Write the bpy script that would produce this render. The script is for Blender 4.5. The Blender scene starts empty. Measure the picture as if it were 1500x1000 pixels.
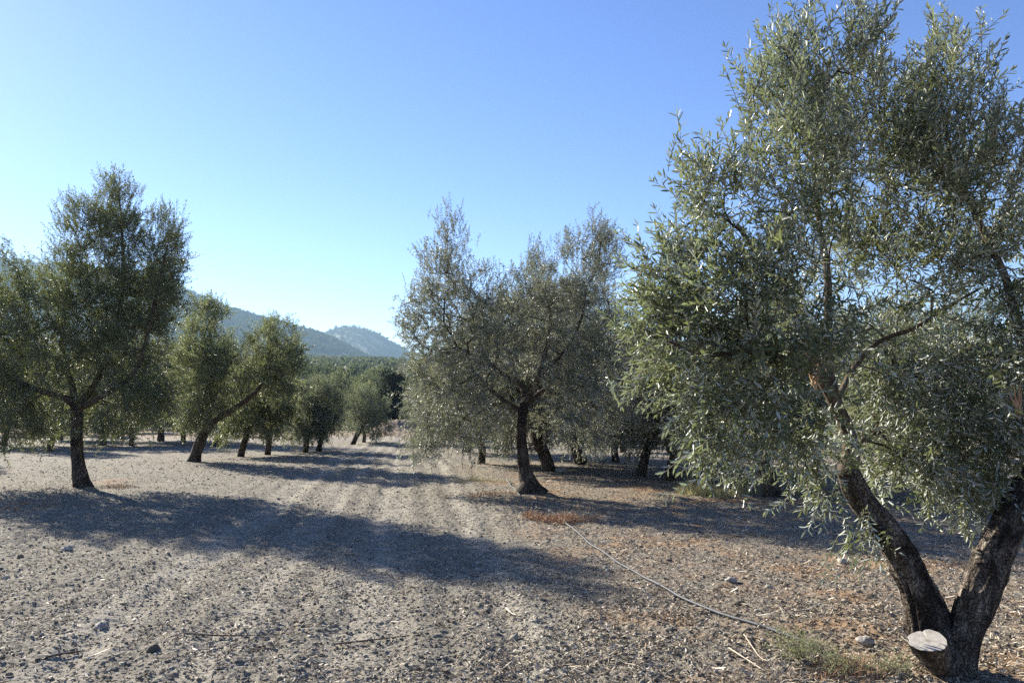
import bpy, math, random
import numpy as np
from mathutils import Vector

R = math.radians
rng = np.random.default_rng(11)
random.seed(11)
scene = bpy.context.scene
COL = scene.collection

# ------------------------------------------------------------------ view geometry
F, CX, CY, HZ, CAMH = 1150.0, 750.0, 500.0, 600.0, 1.6
PITCH = math.atan((HZ - CY) / F)
_fw = np.array([0, math.cos(PITCH), math.sin(PITCH)])
_up = np.array([0, -math.sin(PITCH), math.cos(PITCH)])


def P(px, py, dist):
    """the place seen at (px, py), dist metres in front of the viewpoint"""
    d = np.array([(px - CX) / F, 0, 0]) + _fw + _up * (CY - py) / F
    return np.array([0, 0, CAMH]) + d * (dist / d[1])


def smooth(a, b, x):
    t = np.clip((x - a) / (b - a), 0, 1)
    return t * t * (3 - 2 * t)


# ------------------------------------------------------------------ noise
def _hash(ix, iy, iz, seed):
    n = (ix * 374761393 + iy * 668265263 + iz * 1274126177 + seed * 974711) & 0xffffffff
    n = ((n ^ (n >> 13)) * 1274126177) & 0xffffffff
    n = ((n ^ (n >> 16)) * 1103515245) & 0xffffffff
    n = n ^ (n >> 15)
    return (n & 0xffffff) / float(0x1000000)


def vnoise2(x, y, seed=0):
    ix = np.floor(x).astype(np.int64); iy = np.floor(y).astype(np.int64)
    fx = x - ix; fy = y - iy
    fx = fx * fx * (3 - 2 * fx); fy = fy * fy * (3 - 2 * fy)
    z = np.zeros_like(ix)
    a = _hash(ix, iy, z, seed); b = _hash(ix + 1, iy, z, seed)
    c = _hash(ix, iy + 1, z, seed); d = _hash(ix + 1, iy + 1, z, seed)
    return (a * (1 - fx) + b * fx) * (1 - fy) + (c * (1 - fx) + d * fx) * fy


def vnoise3(p, seed=0):
    i = np.floor(p).astype(np.int64)
    f = p - i
    f = f * f * (3 - 2 * f)
    out = 0
    for dx in (0, 1):
        for dy in (0, 1):
            for dz in (0, 1):
                w = (f[:, 0] if dx else 1 - f[:, 0]) * (f[:, 1] if dy else 1 - f[:, 1]) * (f[:, 2] if dz else 1 - f[:, 2])
                out = out + w * _hash(i[:, 0] + dx, i[:, 1] + dy, i[:, 2] + dz, seed)
    return out


def fbm2(x, y, o=3, seed=0):
    s = 0; a = .5
    for k in range(o):
        s = s + a * vnoise2(x * 2 ** k + 17.3 * k, y * 2 ** k - 9.1 * k, seed + k); a *= .5
    return s / (1 - .5 ** o)


# ------------------------------------------------------------------ terrain
ROW = -0.13                                   # the alley leans this much to the left per metre


def slope_of(az):
    a = np.degrees(az)
    return np.interp(a, [-60, -34, -14, -8, 0, 6, 14, 22, 30, 60],
                     [.06, .062, .063, .0625, .058, .053, .046, .040, .040, .04])


def H(x, y):
    r = np.hypot(x, y)
    az = np.arctan2(x, y)
    s = smooth(45, 130, r) * np.clip((r - 72) / 528, 0, 1)
    far = np.where(r > 620, 1 - .25 * smooth(620, 900, r), 1)
    rise = slope_of(az) * 600 * s * far * smooth(-5, 40, y)
    und = (fbm2(x / 9.0, y / 9.0, 2, 31) - .5) * .22 * smooth(3, 12, r)
    bank = .9 * np.exp(-(((x + 7.6) / 1.9) ** 2 + ((y - 53) / 2.2) ** 2)) * (.6 + .8 * fbm2(x * 1.3, y * 1.3, 3, 5))
    return rise + und + bank


def micro(x, y):
    r = np.hypot(x, y)
    u = x - ROW * y                                         # across the alley
    n1 = fbm2(x * 2.2, y * 2.2, 2, 3)
    fine = fbm2(x * 15, y * 15, 3, 7)
    clod = np.maximum(fbm2(x * 7, y * 7, 2, 9) - .53, 0)
    clod2 = np.maximum(vnoise2(x * 27, y * 27, 12) - .6, 0)
    till = .5 + .5 * np.sin(u * 2 * math.pi / .42 + 5 * (vnoise2(x * .6, y * .3, 41) - .5))
    track = smooth(-3.7, -3.0, u) * (1 - smooth(1.2, 2.0, u))
    rough = .55 + .9 * vnoise2(x * .5 + 4, y * .5, 21)
    z = (n1 - .5) * .045 + ((fine - .5) * .018 + clod * .032 + clod2 * .030 + (vnoise2(x * 48, y * 48, 77) - .5) * .010) * rough + (till - .5) * .024 * track
    for uc in (-2.25, -.35):
        z = z - .03 * np.exp(-((u - uc) / .22) ** 2)
    return z * (1 - smooth(90, 160, r))


def GZ(x, y):
    x = np.asarray(x, float); y = np.asarray(y, float)
    return H(x, y) + micro(x, y)


def gz(x, y):
    return float(GZ(np.array([x]), np.array([y]))[0])


def ground_at(px, py):
    """ground point seen at a pixel"""
    d = P(px, py, 1.0) - np.array([0, 0, CAMH])
    t = CAMH / -d[2]
    for _ in range(12):
        p = np.array([0, 0, CAMH]) + d * t
        h = float(H(np.array([p[0]]), np.array([p[1]]))[0])
        t = .4 * t + .6 * (CAMH - h) / -d[2]
    p = np.array([0, 0, CAMH]) + d * t
    return np.array([p[0], p[1], gz(p[0], p[1])])


# ------------------------------------------------------------------ mesh helpers
def mesh_obj(name, verts, quads=None, tris=None, mats=(), parent=None, smooth_=True, qmat=None, tmat=None):
    me = bpy.data.meshes.new(name)
    v = np.asarray(verts, np.float32).reshape(-1, 3)
    q = np.zeros((0, 4), np.int32) if quads is None else np.asarray(quads, np.int32).reshape(-1, 4)
    t = np.zeros((0, 3), np.int32) if tris is None else np.asarray(tris, np.int32).reshape(-1, 3)
    me.vertices.add(len(v)); me.vertices.foreach_set('co', v.ravel())
    nl = q.size + t.size
    me.loops.add(nl)
    me.loops.foreach_set('vertex_index', np.concatenate([q.ravel(), t.ravel()]).astype(np.int32))
    nf = len(q) + len(t)
    me.polygons.add(nf)
    st = np.concatenate([np.arange(len(q)) * 4, q.size + np.arange(len(t)) * 3]).astype(np.int32)
    me.polygons.foreach_set('loop_start', st)
    if smooth_:
        me.polygons.foreach_set('use_smooth', np.ones(nf, bool))
    for m in mats:
        me.materials.append(m)
    if qmat is not None or tmat is not None:
        mi = np.concatenate([np.zeros(len(q), np.int32) if qmat is None else np.asarray(qmat, np.int32),
                             np.zeros(len(t), np.int32) if tmat is None else np.asarray(tmat, np.int32)])
        me.polygons.foreach_set('material_index', mi)
    me.update(calc_edges=True)
    o = bpy.data.objects.new(name, me)
    COL.objects.link(o)
    if parent is not None:
        o.parent = parent
    return o


def thing(name, label, cat, loc=(0, 0, 0), group=None):
    o = bpy.data.objects.new(name, None)
    o.empty_display_size = .3
    COL.objects.link(o)
    o.location = tuple(float(c) for c in loc)
    tag(o, label, cat, group)
    return o


def tag(o, label=None, cat=None, group=None, kind=None):
    if label: o['label'] = label
    if cat: o['category'] = cat
    if group: o['group'] = group
    if kind: o['kind'] = kind
    return o


def dup(root, loc, rotz, sc, label, group):
    c = root.copy(); COL.objects.link(c)
    c.location = tuple(float(k) for k in loc); c.rotation_euler = (0, 0, rotz); c.scale = (sc, sc, sc)
    c['label'] = label; c['group'] = group
    for ch in root.children:
        d = ch.copy(); COL.objects.link(d); d.parent = c
        for g in ch.children:
            e = g.copy(); COL.objects.link(e); e.parent = d
    return c


def norm(v):
    return v / np.maximum(np.linalg.norm(v, axis=-1, keepdims=True), 1e-9)


class Tubes:
    """collects bent tapering tubes into one mesh"""
    def __init__(self):
        self.v = []; self.q = []; self.t = []; self.n = 0

    def add(self, pts, rad, ring=6, cap=True, rough=0, rs=0, freq=6.0, flute=0):
        pts = np.asarray(pts, float); rad = np.asarray(rad, float)
        n = len(pts)
        tan = np.gradient(pts, axis=0); tan = norm(tan)
        ref = np.array([.3, 1, .1]) if abs(tan[0, 1]) < .8 else np.array([1, .2, 0])
        a = norm(np.cross(tan[0], ref)); A = [a]
        for i in range(1, n):
            a = a - tan[i] * np.dot(a, tan[i]); a = a / max(np.linalg.norm(a), 1e-9); A.append(a)
        A = np.array(A); B = np.cross(tan, A)
        th = np.linspace(0, 2 * math.pi, ring, endpoint=False)
        nd = A[:, None, :] * np.cos(th)[None, :, None] + B[:, None, :] * np.sin(th)[None, :, None]
        rr = np.repeat(rad[:, None], ring, 1)
        v = pts[:, None, :] + nd * rr[:, :, None]
        if rough:
            q = v.reshape(-1, 3)
            along = np.repeat(np.cumsum(np.r_[0, np.linalg.norm(np.diff(pts, axis=0), axis=1)])[:, None], ring, 1).ravel()
            cyl = np.stack([nd.reshape(-1, 3)[:, 0] * 3.2, nd.reshape(-1, 3)[:, 1] * 3.2, along * freq * .6 + nd.reshape(-1, 3)[:, 2] * 2], 1)
            big = vnoise3(q * freq, rs) - .5
            ridg = 1 - np.abs(2 * vnoise3(cyl * np.array([2.2, 2.2, .55]), rs + 3) - 1)
            kn = vnoise3(q * freq * 4.5, rs + 5) - .5
            dsp = big * .9 + (ridg - .6) * flute + kn * .3
            v = v + nd * (rr * dsp.reshape(n, ring) * rough)[:, :, None]
        base = self.n
        self.v.append(v.reshape(-1, 3)); self.n += n * ring
        i = np.arange(n - 1)[:, None]; j = np.arange(ring)[None, :]
        q = np.stack([i * ring + j, i * ring + (j + 1) % ring, (i + 1) * ring + (j + 1) % ring, (i + 1) * ring + j + 0 * i], -1).reshape(-1, 4) + base
        self.q.append(q)
        if cap:
            for e, c in ((0, pts[0]), (n - 1, pts[-1] + tan[-1] * rad[-1] * .5)):
                self.v.append(c[None]); ci = self.n; self.n += 1
                s = base + e * ring
                jj = np.arange(ring)
                t = np.stack([s + (jj + 1) % ring, s + jj, np.full(ring, ci)], 1)
                self.t.append(t if e == 0 else t[:, ::-1])

    def build(self, name, mat, parent=None):
        return mesh_obj(name, np.concatenate(self.v), np.concatenate(self.q), np.concatenate(self.t) if self.t else None, [mat], parent)


def spline(ctrl, step):
    """Catmull-Rom through control rows (any columns), resampled about every `step`"""
    c = np.asarray(ctrl, float)
    c = np.vstack([2 * c[0] - c[1], c, 2 * c[-1] - c[-2]])
    out = []
    for i in range(1, len(c) - 2):
        p0, p1, p2, p3 = c[i - 1], c[i], c[i + 1], c[i + 2]
        n = max(2, int(np.linalg.norm((p2 - p1)[:3]) / step) + 1)
        for t in np.linspace(0, 1, n, endpoint=False):
            out.append(.5 * ((2 * p1) + (-p0 + p2) * t + (2 * p0 - 5 * p1 + 4 * p2 - p3) * t * t + (-p0 + 3 * p1 - 3 * p2 + p3) * t ** 3))
    out.append(c[-2])
    return np.array(out)


# ------------------------------------------------------------------ materials
def new_mat(name):
    m = bpy.data.materials.new(name); m.use_nodes = True
    nt = m.node_tree; nt.nodes.clear()
    out = nt.nodes.new('ShaderNodeOutputMaterial')
    return m, nt, out


class NT:
    def __init__(self, nt): self.nt = nt
    def n(self, t, **kw):
        o = self.nt.nodes.new(t)
        for k, v in kw.items(): setattr(o, k, v)
        return o
    def l(self, a, b): self.nt.links.new(a, b)
    def noise(self, vec, scale, detail=4, rough=.55, w=None):
        o = self.n('ShaderNodeTexNoise'); o.inputs['Scale'].default_value = scale
        o.inputs['Detail'].default_value = detail; o.inputs['Roughness'].default_value = rough
        self.l(vec, o.inputs['Vector']); return o.outputs['Fac']
    def ramp(self, fac, stops):
        o = self.n('ShaderNodeValToRGB'); e = o.color_ramp.elements
        while len(e) < len(stops): e.new(.5)
        for k, (p, c) in enumerate(stops):
            e[k].position = p; e[k].color = (*c, 1) if len(c) == 3 else c
        self.l(fac, o.inputs[0]); return o.outputs[0]
    def mix(self, fac, a, b, blend='MIX'):
        o = self.n('ShaderNodeMix', data_type='RGBA', blend_type=blend)
        for s, v in ((o.inputs[0], fac), (o.inputs[6], a), (o.inputs[7], b)):
            if hasattr(v, 'links'): self.l(v, s)
            elif isinstance(v, (int, float)): s.default_value = v
            else: s.default_value = (*v, 1)
        return o.outputs[2]
    def math(self, op, a, b=0.0, clamp=False):
        o = self.n('ShaderNodeMath', operation=op, use_clamp=clamp)
        for s, v in ((o.inputs[0], a), (o.inputs[1], b)):
            if hasattr(v, 'links'): self.l(v, s)
            else: s.default_value = v
        return o.outputs[0]
    def sstep(self, x, a, b):
        o = self.n('ShaderNodeMapRange', interpolation_type='SMOOTHSTEP')
        o.inputs[1].default_value = a; o.inputs[2].default_value = b
        self.l(x, o.inputs[0]); return o.outputs[0]
    def bsdf(self, col, rough=.9, spec=.3):
        o = self.n('ShaderNodeBsdfPrincipled')
        if hasattr(col, 'links'): self.l(col, o.inputs['Base Color'])
        else: o.inputs['Base Color'].default_value = (*col, 1)
        o.inputs['Roughness'].default_value = rough
        o.inputs['Specular IOR Level'].default_value = spec
        return o
    def bump(self, h, strength, dist, normal=None):
        o = self.n('ShaderNodeBump'); o.inputs['Strength'].default_value = strength; o.inputs['Distance'].default_value = dist
        self.l(h, o.inputs['Height'])
        if normal is not None: self.l(normal, o.inputs['Normal'])
        return o.outputs['Normal']


def leaf_mat(name, tops, under, trans, tfac=.28, rough=.38, spec=.5):
    m, nt, out = new_mat(name); N = NT(nt)
    g = N.n('ShaderNodeNewGeometry')
    top = N.ramp(g.outputs['Random Per Island'], [(k / (len(tops) - 1), c) for k, c in enumerate(tops)])
    col = N.mix(g.outputs['Backfacing'], top, under)
    b = N.bsdf(col, rough, spec)
    t = N.n('ShaderNodeBsdfTranslucent'); t.inputs['Color'].default_value = (*trans, 1)
    mx = N.n('ShaderNodeMixShader'); mx.inputs[0].default_value = tfac
    N.l(b.outputs[0], mx.inputs[1]); N.l(t.outputs[0], mx.inputs[2]); N.l(mx.outputs[0], out.inputs['Surface'])
    return m


def bark_mat(name, dark, mid, pale, scale=1.0, bump=.9):
    m, nt, out = new_mat(name); N = NT(nt)
    tc = N.n('ShaderNodeTexCoord'); ob = tc.outputs['Object']
    mp = N.n('ShaderNodeMapping'); mp.inputs['Scale'].default_value = (1, 1, .16); N.l(ob, mp.inputs['Vector'])
    st = N.noise(mp.outputs[0], 26 * scale, 6, .65)
    bl = N.noise(ob, 5 * scale, 3)
    vo = N.n('ShaderNodeTexVoronoi', feature='DISTANCE_TO_EDGE'); vo.inputs['Scale'].default_value = 30 * scale
    wv = N.n('ShaderNodeVectorMath', operation='ADD'); N.l(mp.outputs[0], wv.inputs[0])
    nz = N.n('ShaderNodeTexNoise'); nz.inputs['Scale'].default_value = 9 * scale; N.l(ob, nz.inputs['Vector'])
    sc = N.n('ShaderNodeVectorMath', operation='SCALE'); sc.inputs['Scale'].default_value = .22; N.l(nz.outputs['Color'], sc.inputs[0])
    N.l(sc.outputs[0], wv.inputs[1]); N.l(wv.outputs[0], vo.inputs['Vector'])
    crack = N.sstep(vo.outputs['Distance'], 0, .16)
    c = N.ramp(st, [(.3, dark), (.52, mid), (.72, pale)])
    c = N.mix(N.sstep(bl, .42, .62), c, dark)
    c = N.mix(crack, N.mix(.5, c, (.02, .015, .011)), c)
    b = N.bsdf(c, .92, .2)
    h = N.math('ADD', N.math('MULTIPLY', crack, .6), st)
    N.l(N.bump(h, bump, .03 / scale), b.inputs['Normal'])
    N.l(b.outputs[0], out.inputs['Surface'])
    return m


def plain_mat(name, stops, scale, rough=.9, spec=.2, island=False, bump=0, bscale=80):
    m, nt, out = new_mat(name); N = NT(nt)
    if island:
        f = N.n('ShaderNodeNewGeometry').outputs['Random Per Island']
    else:
        f = N.noise(N.n('ShaderNodeTexCoord').outputs['Object'], scale, 4)
    c = N.ramp(f, stops)
    b = N.bsdf(c, rough, spec)
    if bump:
        N.l(N.bump(N.noise(N.n('ShaderNodeTexCoord').outputs['Object'], bscale, 5), bump, .01), b.inputs['Normal'])
    N.l(b.outputs[0], out.inputs['Surface'])
    return m


def ground_mat():
    m, nt, out = new_mat('dry_soil'); N = NT(nt)
    ob = N.n('ShaderNodeTexCoord').outputs['Object']
    sx = N.n('ShaderNodeSeparateXYZ'); N.l(ob, sx.inputs[0])
    X, Y = sx.outputs[0], sx.outputs[1]
    u = N.math('ADD', X, N.math('MULTIPLY', Y, -ROW))
    n_big = N.noise(ob, .35, 3); n_mid = N.noise(ob, 2.6, 4); n_fin = N.noise(ob, 24, 5, .65); n_gr = N.noise(ob, 120, 3, .7)
    c = N.ramp(n_fin, [(.30, (.080, .067, .050)), (.46, (.185, .162, .123)), (.60, (.270, .239, .184)), (.75, (.41, .370, .295))])
    # soft pale dust worn by wheels
    dust = None
    for uc, w in ((-2.25, .30), (-.35, .34), (-1.3, .2), (.9, .2)):
        d = N.math('ABSOLUTE', N.math('ADD', N.math('ADD', u, -uc), N.math('MULTIPLY', N.math('ADD', n_big, -.5), .9)))
        k = N.math('SUBTRACT', 1.0, N.sstep(d, .0, w * 1.5))
        dust = k if dust is None else N.math('MAXIMUM', dust, k)
    dust = N.math('MULTIPLY', dust, N.sstep(n_mid, .28, .52))
    c = N.mix(N.math('MULTIPLY', dust, .8), c, (.36, .322, .255))
    dusty = N.math('MULTIPLY', N.sstep(n_mid, .52, .70), .5)
    c = N.mix(dusty, c, (.33, .295, .232))
    # grit: small stones of many tones
    for sc, amt in ((46, .55), (105, .5)):
        vo = N.n('ShaderNodeTexVoronoi'); vo.inputs['Scale'].default_value = sc; N.l(ob, vo.inputs['Vector'])
        bw = N.n('ShaderNodeRGBToBW'); N.l(vo.outputs['Color'], bw.inputs[0])
        c = N.mix(N.math('MULTIPLY', N.sstep(vo.outputs['Distance'], .42, .18), amt), c,
                  N.ramp(bw.outputs[0], [(.2, (.10, .085, .072)), (.5, (.30, .265, .23)), (.8, (.52, .48, .43))]))
    # red-brown earth and needles of dry litter towards the tree row
    lit = N.math('MULTIPLY', N.sstep(N.math('ADD', u, N.math('MULTIPLY', N.math('ADD', n_big, -.5), 2.2)), 1.0, 2.6), N.sstep(n_mid, .36, .62))
    lit = N.math('MULTIPLY', lit, N.math('SUBTRACT', 1.0, N.sstep(Y, 16, 24)))
    c = N.mix(N.math('MULTIPLY', lit, .55), c, N.ramp(n_fin, [(.3, (.11, .075, .05)), (.55, (.30, .20, .125)), (.75, (.45, .36, .26))]))
    rust = N.math('MULTIPLY', N.sstep(N.noise(ob, .9, 4), .50, .64), N.sstep(u, .8, 2.4))
    rust = N.math('MULTIPLY', rust, N.math('SUBTRACT', 1.0, N.sstep(Y, 18, 30)))
    c = N.mix(N.math('MULTIPLY', rust, .7), c, (.33, .20, .105))
    r2 = N.math('MULTIPLY', N.sstep(N.noise(ob, .5, 4), .60, .72), N.sstep(u, -3.5, -6.0))
    c = N.mix(N.math('MULTIPLY', r2, .5), c, (.33, .20, .12))
    # far slope: olive soil with dry grass, red bank at the alley's end
    dist = N.n('ShaderNodeVectorMath', operation='LENGTH'); N.l(ob, dist.inputs[0])
    bank = N.math('MULTIPLY', N.sstep(Y, 44, 50), N.math('SUBTRACT', 1.0, N.sstep(Y, 60, 70)))
    c = N.mix(N.math('MULTIPLY', bank, .55), c, N.ramp(n_mid, [(.35, (.20, .115, .07)), (.6, (.34, .23, .15))]))
    far = N.sstep(dist.outputs['Value'], 75, 130)
    c = N.mix(far, c, N.ramp(N.noise(ob, .05, 5), [(.35, (.085, .09, .048)), (.6, (.155, .145, .085))]))
    b = N.bsdf(c, .95, .12)
    near = N.math('SUBTRACT', 1.0, N.sstep(dist.outputs['Value'], 25, 80))
    hgt = N.math('ADD', N.math('MULTIPLY', n_fin, 1.0), N.math('MULTIPLY', n_gr, .35))
    bp = N.n('ShaderNodeBump'); bp.inputs['Distance'].default_value = .03
    N.l(N.math('MULTIPLY', near, 1.0), bp.inputs['Strength']); N.l(hgt, bp.inputs['Height'])
    N.l(bp.outputs[0], b.inputs['Normal'])
    N.l(b.outputs[0], out.inputs['Surface'])
    return m


UP = [(.046, .062, .030), (.070, .088, .044), (.096, .114, .060), (.13, .142, .078), (.21, .19, .095)]
UNDER = (.48, .50, .43)
M = {}
M['leaf_near'] = leaf_mat('olive_leaf_silvery', UP, UNDER, (.25, .29, .10), .28, .40, .45)
M['leaf_dark'] = leaf_mat('olive_leaf_dark', [(.048, .062, .026), (.068, .084, .034), (.088, .104, .043), (.125, .132, .058)], (.25, .265, .18), (.22, .25, .065), .30, .5, .3)
M['leaf_grey'] = leaf_mat('olive_leaf_grey', [(.064, .074, .044), (.088, .099, .060), (.114, .124, .080), (.155, .155, .10)], (.42, .43, .37), (.26, .27, .14), .28, .46, .4)
M['leaf_far'] = leaf_mat('olive_leaf_pale', [(.095, .118, .076), (.118, .140, .092), (.150, .168, .112)], (.34, .37, .30), (.26, .29, .13), .28, .6, .2)
M['leaf_olive'] = leaf_mat('olive_leaf_yellowish', [(.075, .090, .036), (.105, .120, .048), (.135, .145, .062), (.18, .17, .08)], (.29, .31, .20), (.27, .30, .10), .33, .5, .3)
M['leaf_plantation'] = leaf_mat('plantation_leaf', [(.060, .082, .050), (.080, .102, .064), (.105, .125, .080)], (.14, .165, .115), (.17, .20, .09), .25, .75, .1)
M['leaf_hill'] = leaf_mat('hill_leaf', [(.035, .050, .028), (.050, .066, .036), (.068, .080, .045)], (.08, .10, .06), (.10, .12, .05), .2, .9, .05)
M['leaf_black'] = leaf_mat('holm_oak_leaf', [(.012, .018, .009), (.02, .028, .013), (.03, .038, .018)], (.05, .06, .04), (.05, .07, .02), .15, .6, .15)
M['twig'] = plain_mat('grey_twig', [(.3, (.12, .10, .075)), (.7, (.24, .21, .16))], 8)
M['bark_near'] = bark_mat('rugged_olive_bark', (.045, .034, .026), (.17, .137, .107), (.42, .365, .30), 1.0, 1.0)
M['bark_dark'] = bark_mat('dark_olive_bark', (.045, .033, .025), (.12, .090, .068), (.23, .185, .145), .7, .9)
M['bark_limb'] = bark_mat('brown_limb_bark', (.07, .048, .032), (.15, .11, .075), (.27, .21, .15), 1.4, .5)

# ------------------------------------------------------------------ ground sheet
def build_ground():
    th = [-math.pi + R(6) * k for k in range(0, 23)]
    th = [t for t in th if t < -R(46)]
    dense = np.linspace(-R(46), R(46), 1000)
    right = [-t for t in th][::-1]
    th = np.concatenate([np.array(th), dense, np.array(right[:-1])])
    rs = [.25, .8, 1.5, 2.3, 3.0]
    r = 3.0
    while r < 62:
        r += .0014 * r * (max(r, 4.6) / 4.6) ** .75
        rs.append(r)
    while r < 3300:
        r *= 1.03; rs.append(r)
    rs = np.array(rs); nr, nt_ = len(rs), len(th)
    X = rs[:, None] * np.sin(th)[None, :]; Y = rs[:, None] * np.cos(th)[None, :]
    Z = GZ(X.ravel(), Y.ravel())
    v = np.stack([X.ravel(), Y.ravel(), Z], 1)
    i = np.arange(nr - 1)[:, None]; j = np.arange(nt_)[None, :]
    q = np.stack([i * nt_ + j, (i + 1) * nt_ + j, (i + 1) * nt_ + (j + 1) % nt_, i * nt_ + (j + 1) % nt_ + 0 * i], -1).reshape(-1, 4)
    q = q[:, ::-1]
    c = np.array([[0, 0, gz(0, 0)]])
    jj = np.arange(nt_)
    t = np.stack([jj, np.full(nt_, len(v)), (jj + 1) % nt_], 1)
    o = mesh_obj('ground', np.vstack([v, c]), q, t[:, ::-1], [ground_mat()])
    tag(o, kind='structure')
    print('ground verts', len(v))


build_ground()

# ------------------------------------------------------------------ foliage
def leaf_geo(base, a, nrm, L, W, curl, simple):
    """arrays of leaves: base point, axis, upper-face normal"""
    t = np.cross(a, nrm)
    L = L[:, None]; W = W[:, None]; curl = curl[:, None]
    if simple:
        v = np.stack([base, base + a * L * .5 + t * W * .5 + nrm * W * .12, base + a * L - nrm * curl * L, base + a * L * .5 - t * W * .5 + nrm * W * .12], 1)
        f = np.array([[0, 1, 2], [0, 2, 3]])
    else:
        k = nrm * W * .14
        v = np.stack([base,
                      base + a * L * .33 + t * W * .46 + k, base + a * L * .70 + t * W * .40 + k - nrm * curl * L * .35,
                      base + a * L - nrm * curl * L,
                      base + a * L * .70 - t * W * .40 + k - nrm * curl * L * .35, base + a * L * .33 - t * W * .46 + k], 1)
        f = np.array([[0, 1, 2, 3], [0, 3, 4, 5]])
    return v, f


def sprig_template(rg, length, pairs, leafL, leafW, simple):
    s = np.linspace(.12, .98, pairs)
    bx, by = rg.normal(0, .16, 2)
    def stem(s):
        s = np.asarray(s, float)
        return np.stack([bx * length * s ** 2, by * length * s ** 2, length * s], -1)
    base = []; ax = []; nr = []; LL = []
    z = norm(np.array([bx * .8, by * .8, 1.0]))
    for k, si in enumerate(s):
        ph = (k % 2) * math.pi / 2 + rg.normal(0, .35)
        for side in (0, math.pi):
            if rg.random() < .10: continue
            p = ph + side + rg.normal(0, .2)
            rad = norm(np.array([math.cos(p), math.sin(p), 0]))
            al = R(rg.uniform(30, 68)) * (1.1 - .35 * si)
            a = norm(z * math.cos(al) + rad * math.sin(al) + rg.normal(0, .12, 3))
            n = z * math.sin(al) - rad * math.cos(al) + rg.normal(0, .35, 3)
            n = norm(n - a * np.dot(n, a))
            base.append(stem(si)); ax.append(a); nr.append(n)
            LL.append(leafL * rg.uniform(.65, 1.15) * (1 - .35 * abs(si - .45)))
    base.append(stem(1.0)); a = z; n = norm(np.cross(a, rg.normal(0, 1, 3))); ax.append(a); nr.append(n); LL.append(leafL * .7)
    base = np.array(base); ax = np.array(ax); nr = np.array(nr); LL = np.array(LL)
    v, f = leaf_geo(base, ax, nr, LL, leafW * (.7 + .6 * rg.random(len(LL))) * (LL / leafL) ** .5, rg.uniform(-.02, .22, len(LL)), simple)
    nl, k = v.shape[:2]
    fv = (f[None] + (np.arange(nl) * k)[:, None, None]).reshape(-1, f.shape[1])
    # stem: a thin three-sided stalk
    ss = np.linspace(0, 1, 4); c = stem(ss); rr = .0022 * (1 - .6 * ss) * (leafL / .055)
    ang = np.array([0, 2.09, 4.19])
    ring = c[:, None] + np.stack([np.cos(ang), np.sin(ang), 0 * ang], -1)[None] * rr[:, None, None]
    sv = ring.reshape(-1, 3)
    sq = []
    for i in range(3):
        for j in range(3):
            sq.append([i * 3 + j, i * 3 + (j + 1) % 3, (i + 1) * 3 + (j + 1) % 3, (i + 1) * 3 + j])
    return v.reshape(-1, 3), fv, sv, np.array(sq)


def place_sprigs(pos, dirs, scl, rg, length, pairs, leafL, leafW, simple, K=7):
    temps = [sprig_template(rg, length, pairs, leafL, leafW, simple) for _ in range(K)]
    which = rg.integers(0, K, len(pos))
    V = []; Fq = []; Ft = []; mq = []; off = 0
    for k in range(K):
        sel = which == k
        n = int(sel.sum())
        if not n: continue
        z = norm(dirs[sel]); ref = norm(rg.normal(0, 1, (n, 3)))
        x = norm(np.cross(ref, z)); y = np.cross(z, x)
        Rm = np.stack([x, y, z], 2) * scl[sel][:, None, None]
        lv, lf, sv, sq = temps[k]
        tv = np.concatenate([lv, sv])
        w = np.einsum('nij,vj->nvi', Rm, tv) + pos[sel][:, None]
        nv = len(tv)
        o = (off + np.arange(n) * nv)[:, None, None]
        lfx = (lf[None] + o).reshape(-1, lf.shape[1])
        sqx = (sq[None] + len(lv) + o).reshape(-1, 4)
        if simple: Ft.append(lfx)
        else: Fq.append(lfx); mq.append(np.zeros(len(lfx), np.int32))
        Fq.append(sqx); mq.append(np.ones(len(sqx), np.int32))
        V.append(w.reshape(-1, 3)); off += n * nv
    return np.concatenate(V), np.concatenate(Fq), (np.concatenate(Ft) if Ft else None), np.concatenate(mq)


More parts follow.
